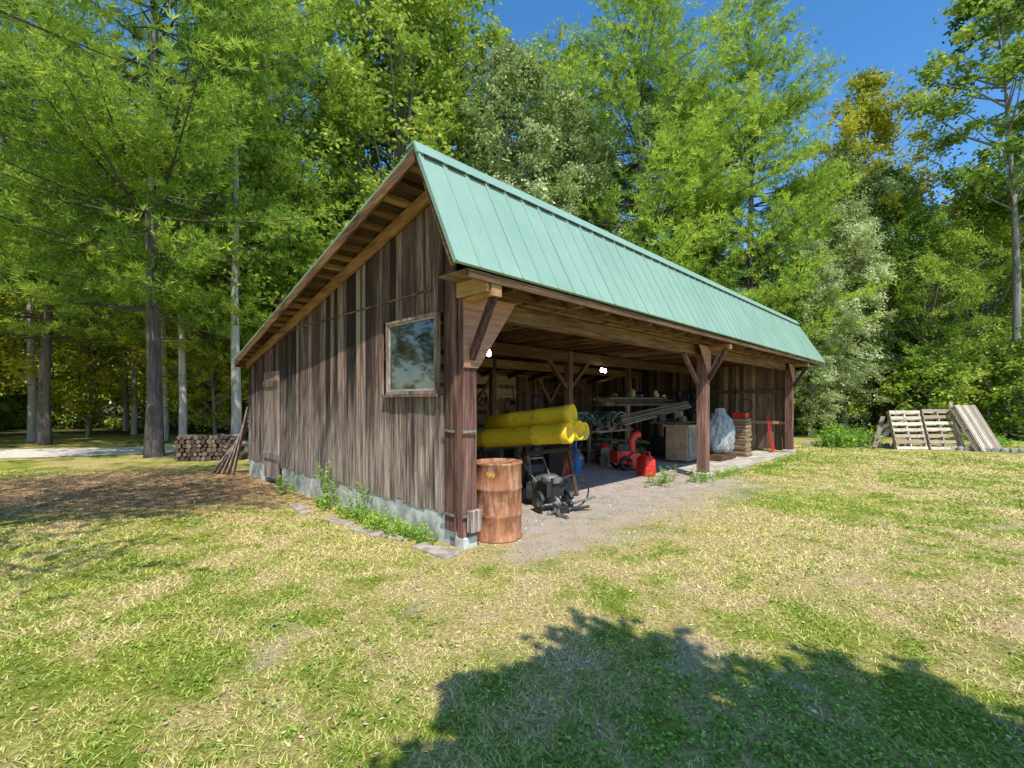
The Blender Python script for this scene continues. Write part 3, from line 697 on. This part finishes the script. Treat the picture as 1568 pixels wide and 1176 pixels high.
c=k.mix(k.sstep(n1,.5,.72),(.85,.58,.02),(.38,.25,.05)); k.l(k.bsdf(c,.45,0,None,.4),out.inputs[0]); yel=m
yp=empty('yellow_drain_pipes',(0,0,0))
def pipe(name,a0,b0,z0,a1,b1,z1,R_):
    w=MB(); p0=P(a0,b0,z0);p1=P(a1,b1,z1); L=(p1-p0).length
    M=Matrix.Translation(p0)@(p1-p0).to_track_quat('Z','Y').to_matrix().to_4x4()
    pr=[(R_*.84,.3),(R_*.84,0),(R_,0)]
    for z in (.5,L-.62): pr+=[(R_,z-.03),(R_*1.03,z-.015),(R_*1.03,z+.015),(R_,z+.03)]
    pr+=[(R_,L-.16),(R_*1.07,L-.14),(R_*1.07,L),(R_*.86,L),(R_*.84,L-.5),(0,L-.5)]
    w.lathe(pr,28,0,M); w.build(name,[yel],yp)
pipe('pipe_1',2.05,2.35,.93,2.50,.35,1.13,.155)
pipe('pipe_2',2.6,2.3,1.02,2.85,.42,1.15,.15)
pipe('pipe_3',2.98,2.4,1.05,3.16,.55,1.12,.14)
pipe('pipe_4',2.30,2.0,1.22,2.72,.45,1.42,.145)
w=MB()
for b in (.9,1.9):
    w.box((2.1,b,.76),(3.3,b+.09,.82)); 
    for a in (2.15,3.2): w.beam((a,b-.15,0),(a,b+.04,.78),.07,.05); w.beam((a,b+.25,0),(a,b+.05,.78),.07,.05)
w.build('sawhorse_rack',[darkwood],None,O,TH)
w=MB()
for i in range(12):
    a=rng.uniform(1.2,3.4);b=rng.uniform(.8,2.6);s=rng.uniform(.18,.34)
    w.rock((a,b,s*.8),(s,s*.8,s*.8),0,i)
w.build('tarp_covered_heap',[simple('dark_tarp',(.02,.022,.02),(.06,.06,.05),5,.6,0,.4)],None,O,TH)
w=MB()
w.box((-.16,-.14,.22),(.16,.14,.42),0); 
w.lathe([(0,0),(.13,0),(.14,.03),(.14,.07),(.10,.10),(0,.10)],20,1,Matrix.Translation((0,0,.42)))
for i in range(6): w.box((.165,-.11,.24+i*.03),(.25,.11,.25+i*.03),1)
w.tube([(-.1,-.2,.1),(-.1,.2,.1)],.018,8,1)
def ring(w,c,R_,r_,mat,axis='y'):
    pts=[]
    n=20
    for i in range(n+1):
        t=2*math.pi*i/n; pts.append((c[0]+R_*math.cos(t),c[1],c[2]+R_*math.sin(t)) if axis=='y' else (c[0],c[1]+R_*math.cos(t),c[2]+R_*math.sin(t)))
    w.tube(pts,r_,7,mat,None,False)
for y in (-.24,.24):
    ring(w,(-.1,y,.16),.12,.04,0); w.lathe([(0,-.02),(.08,-.02),(.08,.02),(0,.02)],14,1,Matrix.Translation((-.1,y,.16))@Matrix.Rotation(math.pi/2,4,'X'))
w.tube([(.1,-.12,.35),(.35,-.16,.5),(.62,-.2,.72),(.72,-.2,.74)],.014,8,1); w.tube([(.1,.12,.35),(.35,.16,.5),(.62,.2,.72),(.72,.2,.74)],.014,8,1)
w.tube([(.6,-.2,.70),(.6,.2,.70)],.012,8,1)
w.tube([(-.1,0,.12),(-.35,.1,.05),(-.6,.05,.02)],.022,8,1)
w.box((-.2,-.1,.42),(-.02,.06,.50),2)
for i in range(5):
    t=i*1.256; w.beam((-.35,.05,.12),(-.35+.17*math.cos(t),.05+.03*i,.14+.13*math.sin(t)),.03,.008,1)
w.build('garden_tiller',[dark,metal,simple('grey_plastic',(.10,.10,.10),(.2,.2,.2),9,.5)],None,P(2.1,.42,0),TH+1.2,bevel=.004)
w=MB()
ring(w,(0,0,.3),.24,.012,0); w.tube([(-.3,0,.02),(.25,0,.06)],.02,8,0); w.box((-.3,-.08,.0),(-.1,.08,.1),0)
w.tube([(-.45,-.1,.02),(.1,.05,.05)],.025,8,1)
w.tube([(-.2,.2,.02),(.3,-.1,.22)],.018,8,1)
w.build('scrap_iron',[dark,metal],None,P(2.25,.1,0),TH-.5)
redm=simple('red_plastic',(.62,.025,.015),(.78,.05,.03),4,.4,0,.03,.5)
def gascan(loc,s,rz):
    w=MB(); 
    def sec(z,x,y,r_=.05):
        pts=[];
        for cx,cy,a0 in ((x-r_,y-r_,0),(-x+r_,y-r_,1),(-x+r_,-y+r_,2),(x-r_,-y+r_,3)):
            for i in range(4):
                t=(a0+i/3)*math.pi/2; pts.append((cx+r_*math.cos(t),cy+r_*math.sin(t),z))
        return pts
    S_=[sec(0,.15,.10),sec(.02,.165,.115),sec(.16,.165,.115),sec(.175,.158,.108),sec(.19,.165,.115),sec(.30,.16,.11),sec(.36,.11,.08),sec(.38,.06,.05,.04)]
    vs=sum(S_,[]);n=16;fs=[tuple(range(n-1,-1,-1)),tuple(range(len(vs)-n,len(vs)))]
    for i in range(len(S_)-1):
        for j in range(n): fs.append((i*n+j,i*n+(j+1)%n,(i+1)*n+(j+1)%n,(i+1)*n+j))
    w.add([tuple(Vector(v)*s) for v in vs],fs,0,.5)
    w.tube([tuple(Vector(p)*s) for p in ((-.13,0,.32),(-.10,0,.43),(.02,0,.44),(.05,0,.38))],.018*s,8,0)
    w.tube([tuple(Vector(p)*s) for p in ((.1,0,.36),(.13,0,.42),(.22,0,.50))],[.025*s,.02*s,.012*s],8,1)
    w.build('red_gas_can',[redm,dark],None,loc,rz,bevel=.005)
gascan(P(6.05,1.0,0),1.2,1.9)
w=MB()
w.lathe([(0,-.26),(.2,-.26),(.2,.26),(0,.26)],20,0,Matrix.Translation((0,0,.22))@Matrix.Rotation(math.pi/2,4,'X'))
w.box((-.3,-.27,.02),(-.02,.27,.30),0); w.box((.1,-.2,.16),(.45,.2,.46),0); w.box((.12,-.15,.462),(.4,.15,.62),1)
w.tube([(-.02,0,.4),(-.02,0,.68),(-.10,0,.80),(-.22,0,.84)],[.09,.09,.09,.1],12,0)
for y in (-.25,.25):
    ring(w,(.25,y,.17),.13,.045,1); w.tube([(.35,y*.8,.4),(.75,y*.8,.85),(.95,y*.8,.88)],.014,7,1)
w.tube([(.86,-.2,.88),(.86,.2,.88)],.014,7,1)
w.build('red_snow_blower',[redm,dark],None,P(6.7,1.75,0),TH+2.6,bevel=.01)
w=MB()
w.box((6.8,3.0,.78),(9.0,3.8,.83)); 
for a in (6.85,8.9):
    for b in (3.05,3.7): w.box((a,b,0),(a+.07,b+.07,.78))
w.box((6.9,3.1,.3),(8.9,3.7,.33))
w.build('workbench',[wood('bench_wood',0,(.2,.14,.1),(.4,.3,.22),(.6,.5,.4))],None,O,TH)
w=MB(); rr=np.random.default_rng(5)
for i in range(34):
    c=np.array([rr.uniform(6.7,8.7),rr.uniform(3.0,3.7),.95]); pts=[]
    R_=rr.uniform(.1,.3); ph=rr.random(3)*6
    for j in range(15):
        t=j/14*6.6; pts.append(tuple(c+np.array([R_*math.cos(t+ph[0]),R_*.8*math.sin(t),.2+.18*math.sin(t*1.3+ph[1])])))
    w.tube(pts,.014,5,int(i%3),None,False)
w.build('tangled_cables',[simple('green_hose',(.06,.16,.11),(.12,.28,.18),8,.5),dark,simple('grey_cable',(.35,.37,.37),(.5,.52,.53),8,.5)],None,O,TH)
junkm=[dark,metal,redm,simple('blue_plastic',(.03,.12,.35),(.05,.2,.5),6,.5),simple('cardboard',(.38,.25,.14),(.5,.35,.21),6,.9),simple('cream_plastic',(.5,.48,.42),(.65,.62,.55),6,.6),darkwood,simple('olive_canvas',(.12,.12,.07),(.2,.19,.11),6,.9)]
w=MB()
for i in range(150):
    u=rr.random()
    if u<.35: a=rr.uniform(4.4,9.6);b=rr.uniform(2.3,5.6);z=0;s=rr.uniform(.07,.22)
    elif u<.55: a=rr.uniform(6.8,8.9);b=rr.uniform(3.0,3.7);z=.84;s=rr.uniform(.04,.11)
    elif u<.75: a=rr.uniform(8.7,13.1);b=rr.uniform(1.6,2.2);z=1.065;s=rr.uniform(.04,.12)
    elif u<.88: a=rr.uniform(7.7,13.1);b=rr.uniform(3.05,3.4);z=1.75;s=rr.uniform(.04,.12)
    else: a=rr.uniform(8.8,13);b=rr.uniform(1.7,3.4);z=0.06;s=rr.uniform(.1,.25)
    mi=int(rr.choice(8,p=[.22,.13,.04,.06,.15,.1,.2,.1]))
    q=rr.random()
    if q<.45:
        hh=s*rr.uniform(.8,2.6); t=rr.uniform(-.5,.5)
        pts=[(a+x*math.cos(t)-y*math.sin(t),b+x*math.sin(t)+y*math.cos(t),zz) for zz in (z,z+hh) for x,y in ((-s,-s*.7),(s,-s*.7),(s,s*.7),(-s,s*.7))]
        w.hexa(pts,mi)
    elif q<.75: w.lathe([(0,0),(s*.8,0),(s*.85,s*1.8),(s*.5,s*2.1),(s*.3,s*2.4),(0,s*2.4)],12,mi,Matrix.Translation((a,b,z)))
    else: w.rock((a,b,z+s*.6),(s*1.2,s,s*.6),mi,i,10)
w.build('tool_clutter',junkm,None,O,TH,bevel=.006)
w=MB()
for i in range(26):
    if i<15: a=rr.uniform(2,12.8); p=lambda da,z:(a+da,7.0,z)
    else:
        bb_=rr.uniform(.6,6.8); p=lambda da,z:(L3-.02,bb_+da,z)
    z=rr.uniform(1.6,2.2); L=rr.uniform(.4,1.2); mi=int(rr.choice([0,1,6,7,3]))
    if i%3==0:
        pts=[p(.2*math.cos(t),z-.2+.22*math.sin(t)) for t in np.linspace(0,6.28,16)]; w.tube(pts,.02,6,mi,None,False)
    else:
        w.tube([p(0,z),p(rr.uniform(-.1,.1),z-L)],.018,6,6); e=p(0,z-L); w.box((e[0]-.1,e[1]-.03,e[2]-.15),(e[0]+.1,e[1]+.01,e[2]),mi)
w.build('hanging_tools',junkm,None,O,TH)
w=MB(); w.lathe([(0,0),(.12,0),(.13,.03),(.13,.3),(.1,.37),(.04,.40),(.04,.45),(0,.45)],16,0); w.tube([(.08,0,.36),(.12,0,.44),(.04,0,.46)],.012,6,0)
w.lathe([(0,.46),(.03,.46),(.03,.95),(0,.95)],10,0)
w.build('blue_jack_stand',[junkm[3]],None,P(5.25,2.3,0))
w=MB()
w.box((8.6,1.5,1.02),(13.2,2.3,1.06)); w.box((7.6,3.0,1.50),(13.2,3.5,1.54))
for a in (8.7,10.8,13.0): w.box((a,1.55,0),(a+.09,1.64,1.02)); w.box((a,3.0,0),(a+.09,3.09,1.5))
w.box((11.7,1.46,.1),(13.1,1.49,1.0),0,.8)
w.build('storage_shelf',[wood('shelf_wood',0,(.14,.08,.05),(.32,.2,.13),(.46,.34,.23))],None,O,TH)
w=MB()
for i in range(13):
    a0=rng.uniform(7.2,8.4);b0=2.9+rng.random()*.6; w.beam((a0,b0,1.57+.05*(i%4)),(a0+rng.uniform(3,4.6),b0+rng.uniform(-.1,.1),1.57+.05*(i%4)),rng.uniform(.07,.14),.035)
for i in range(5): w.beam((7.3+.15*i,2.3+.12*i,1.02+.05*i),(10.4+.2*i,1.9+.12*i,1.46+.04*i),rng.uniform(.05,.09),.03)
for i in range(6): w.beam((12+.15*i,1.7+.07*i,.02),(12.4+.12*i,2.6,2.3),.09,.03)
w.build('lumber_stack',[wood('lumber',0,(.13,.085,.06),(.28,.19,.125),(.42,.32,.23))],None,O,TH)
m,nt,out=newmat('white_bag_plastic'); k=N(nt); nn=k.noise(k.mapv(k.obj(),(3,3,1.2)),5,6,.7,1.2)
b1=k.bsdf(k.mix(k.sstep(nn,.35,.6),(.30,.31,.32),(.80,.81,.82)),.3,0,k.bump(nn,1.0,.06),.5); tr_=k.n('ShaderNodeBsdfTranslucent'); tr_.inputs[0].default_value=(.7,.72,.74,1); mx=k.n('ShaderNodeMixShader'); mx.inputs[0].default_value=.25
k.l(b1,mx.inputs[1]);k.l(tr_.outputs[0],mx.inputs[2]);k.l(mx.outputs[0],out.inputs[0]); bagm=m
w=MB(); vs=[];fs=[];seg=44;prof=[(.05,.05),(.26,.02),(.36,.14),(.39,.35),(.36,.55),(.33,.75),(.27,.92),(.2,1.02),(.12,1.1),(.14,1.18),(.1,1.24)]
for i,(r_,z) in enumerate(prof):
    for j in range(seg):
        t=2*math.pi*j/seg; q=r_*(1+.10*math.sin(7*t+z*6)+.08*math.sin(13*t-z*9)+.10*math.sin(2*t+z*3)); vs.append((q*math.cos(t),q*.8*math.sin(t),z))
for i in range(len(prof)-1):
    for j in range(seg): fs.append((i*seg+j,i*seg+(j+1)%seg,(i+1)*seg+(j+1)%seg,(i+1)*seg+j))
w.add(vs,fs,0,.5,True); w.build('white_plastic_bag',[bagm],None,P(9.9,.85,.2),.3)
w=MB(); w.box((9.3,.6,.051),(10.4,1.3,.2)); w.build('wooden_platform',[beamx],None,O,TH)
w=MB()
for i in range(26):
    a=10.88+rr.normal(0,.015); z=.05+i*.042
    w.box((a,.5+rr.normal(0,.02),z),(a+.46,.95,z+.036),0,float(rr.random()))
w.box((10.95,.55,.06+26*.042),(11.3,.9,1.30),1)
w.build('bundled_shingles',[wood('shingle_wood',0,(.22,.14,.08),(.42,.29,.16),(.58,.43,.27)),redm],None,O,TH)
w=MB(); w.box((8.6,1.2,.06),(9.3,1.8,.95),0,.5); w.box((8.62,1.17,.1),(9.28,1.195,.9),1,.5); w.box((8.55,1.15,.95),(9.35,1.85,1.0),0,.6)
w.build('old_cabinet',[junkm[4],simple('grey_cabinet_door',(.16,.14,.12),(.26,.24,.21),5,.8)],None,O,TH,bevel=.01)
w=MB()
for i,(a,h_) in enumerate(((12.75,1.2),(12.9,1.35))):
    w.tube([(a,.35,.07),(a+.05,.5,h_)],.014,8,0); w.box((a-.07,.33,.06),(a+.07,.35,.26),0)
w.build('red_shovels',[redm],None,O,TH)
w=MB(); w.box((12.2,1.75,1.06),(12.9,2.1,1.22),0); w.box((11.2,1.8,1.06),(11.5,2.1,1.4),1); w.box((12.25,1.78,1.22),(12.85,2.08,1.25),1)
w.build('storage_boxes',[junkm[5],junkm[4]],None,O,TH,bevel=.01)
em,nt,out=newmat('lit_bulb'); e=nt.nodes.new('ShaderNodeEmission'); e.inputs[0].default_value=(1,.97,.9,1); e.inputs[1].default_value=22; nt.links.new(e.outputs[0],out.inputs[0])
for a,b in ((1.95,1.6),(6.6,2.5),(6.9,2.6)):
    w=MB(); w.lathe([(0,-.07),(.03,-.06),(.04,-.025),(.03,.01),(.018,.04)],14,0); w.lathe([(.02,.04),(.022,.1),(.0,.1)],10,1); w.tube([(0,0,.1),(0,0,.3)],.005,5,1)
    w.build('light_bulb',[em,dark],None,P(a,b,2.42))
# ------------------------------------------------------------------ pallets
pal=wood('pallet_wood',2,(.34,.26,.19),(.60,.50,.38),(.80,.72,.58))
comp=empty('pallet_compost_bin',(0,0,0))
def pallet(name,M,wd=1.15,ht=1.35,ns=8,vert=False):
    w=MB()
    def bx(x0,x1,y0,y1,z0,z1): w.add([M@Vector(q) for q in ((x0,y0,z0),(x1,y0,z0),(x1,y1,z0),(x0,y1,z0),(x0,y0,z1),(x1,y0,z1),(x1,y1,z1),(x0,y1,z1))],MB.BF,0,None)
    for i in range(ns):
        if vert:
            x=i*(wd-.1)/(ns-1)
            for y in (0,.13): bx(x,x+.1,y,y+.02,0,ht)
        else:
            z=i*(ht-.1)/(ns-1)
            for y in (0,.13): bx(0,wd,y,y+.02,z,z+.1)
    for t in (0,.5,1):
        if vert: z=t*(ht-.04); bx(0,wd,.022,.128,z,z+.04)
        else: x=t*(wd-.04); bx(x,x+.04,.022,.128,0,ht)
    w.build(name,[pal],comp)
T=Matrix.Translation; Rz=lambda a:Matrix.Rotation(a,4,'Z'); Rx=lambda a:Matrix.Rotation(a,4,'X')
pallet('pallet_1',T((12.95,15.6,.02))@Rz(-.05)@Rx(-.28),1.0,1.35,7)
pallet('pallet_2',T((14.0,15.5,.02))@Rz(-.05)@Rx(-.28),1.0,1.4,7)
pallet('pallet_3',T((15.1,14.9,.02))@Rz(.42)@Rx(-.45),1.4,1.65,11,True)
pallet('pallet_4',T((13.2,17.6,.02))@Rz(-2.1)@Rx(-.75),1.4,1.5,7)
w=MB(); w.beam((14.95,15.35,0),(15.0,15.9,1.6),.1,.04); w.beam((12.5,16,.05),(13.1,16.4,1.1),.12,.03); w.build('props',[pal],comp)
w=MB()
for i in range(34):
    t=i/33; x=10.9+(16.6-10.9)*t; y=17.2-2.4*t+.35*math.sin(t*5)
    w.rock((x,y,.05),(rng.uniform(.09,.14),.08,rng.uniform(.07,.11)),0,i+200)
w.build('stone_bed_border',[simple('border_stone',(.2,.19,.17),(.42,.4,.36),3,.9,0,.4)])
w=MB(); rr=np.random.default_rng(9)
for row in range(6):
    for i in range(13-row//2):
        x=-.75+i*.13+rr.normal(0,.015)+.05*(row%2); z=.07+row*.115; r_=rr.uniform(.045,.072)
        w.tube([(x,-.22+rr.normal(0,.03),z),(x+rr.normal(0,.01),.25,z)],r_,7,0,None,False)
        w.add([(x+r_*math.cos(t),-.25,z+r_*math.sin(t)) for t in np.linspace(0,6.28,8)[:-1]],[tuple(range(7))],1)
w.build('firewood_pile',[bark,wood('cut_wood',1,(.08,.055,.04),(.16,.115,.08),(.26,.19,.14))],None,(-8.35,12.9,0),.2)
w=MB()
for i in range(5): w.beam((-.25-.12*i*.5,7.5+.16*i,0),(.0+.02*i,7.3+.03*i,1.5-.1*i),.12,.025,0,.8)
w.build('leaning_planks',[wall_m],None,O,TH)
# ------------------------------------------------------------------ light, world, camera
S_=Vector((hd.x*math.cos(el),hd.y*math.cos(el),math.sin(el)))
sl=bpy.data.lights.new('sun','SUN'); sl.energy=5.0; sl.angle=math.radians(.5); sl.color=(1,.96,.86)
so=bpy.data.objects.new('sun',sl); col.objects.link(so); so.rotation_euler=S_.to_track_quat('Z','Y').to_euler(); so.location=S_*50
wd=bpy.data.worlds.new('World'); scene.world=wd; wd.use_nodes=True; nt=wd.node_tree
sk=nt.nodes.new('ShaderNodeTexSky'); sk.sky_type='NISHITA'; sk.sun_disc=False; sk.sun_elevation=el; sk.sun_rotation=math.atan2(hd.x,hd.y)
sk.air_density=1.0; sk.dust_density=.2; sk.ozone_density=1.8
hs=nt.nodes.new('ShaderNodeHueSaturation'); hs.inputs['Saturation'].default_value=1.3; hs.inputs['Value'].default_value=1.55
nt.links.new(sk.outputs[0],hs.inputs['Color'])
bg=nt.nodes['Background']; bg.inputs[1].default_value=.15; nt.links.new(hs.outputs[0],bg.inputs[0])
scene.view_settings.view_transform='Standard'; scene.view_settings.look='None'; scene.view_settings.exposure=0
cam=bpy.data.cameras.new('camera'); co=bpy.data.objects.new('camera',cam); col.objects.link(co)
co.location=(0,0,1.6); co.rotation_euler=(math.pi/2,0,0); cam.sensor_width=36; cam.lens=36*711/1568; cam.shift_y=28/1568
cam.clip_end=1500; cam.clip_start=.05; scene.camera=co
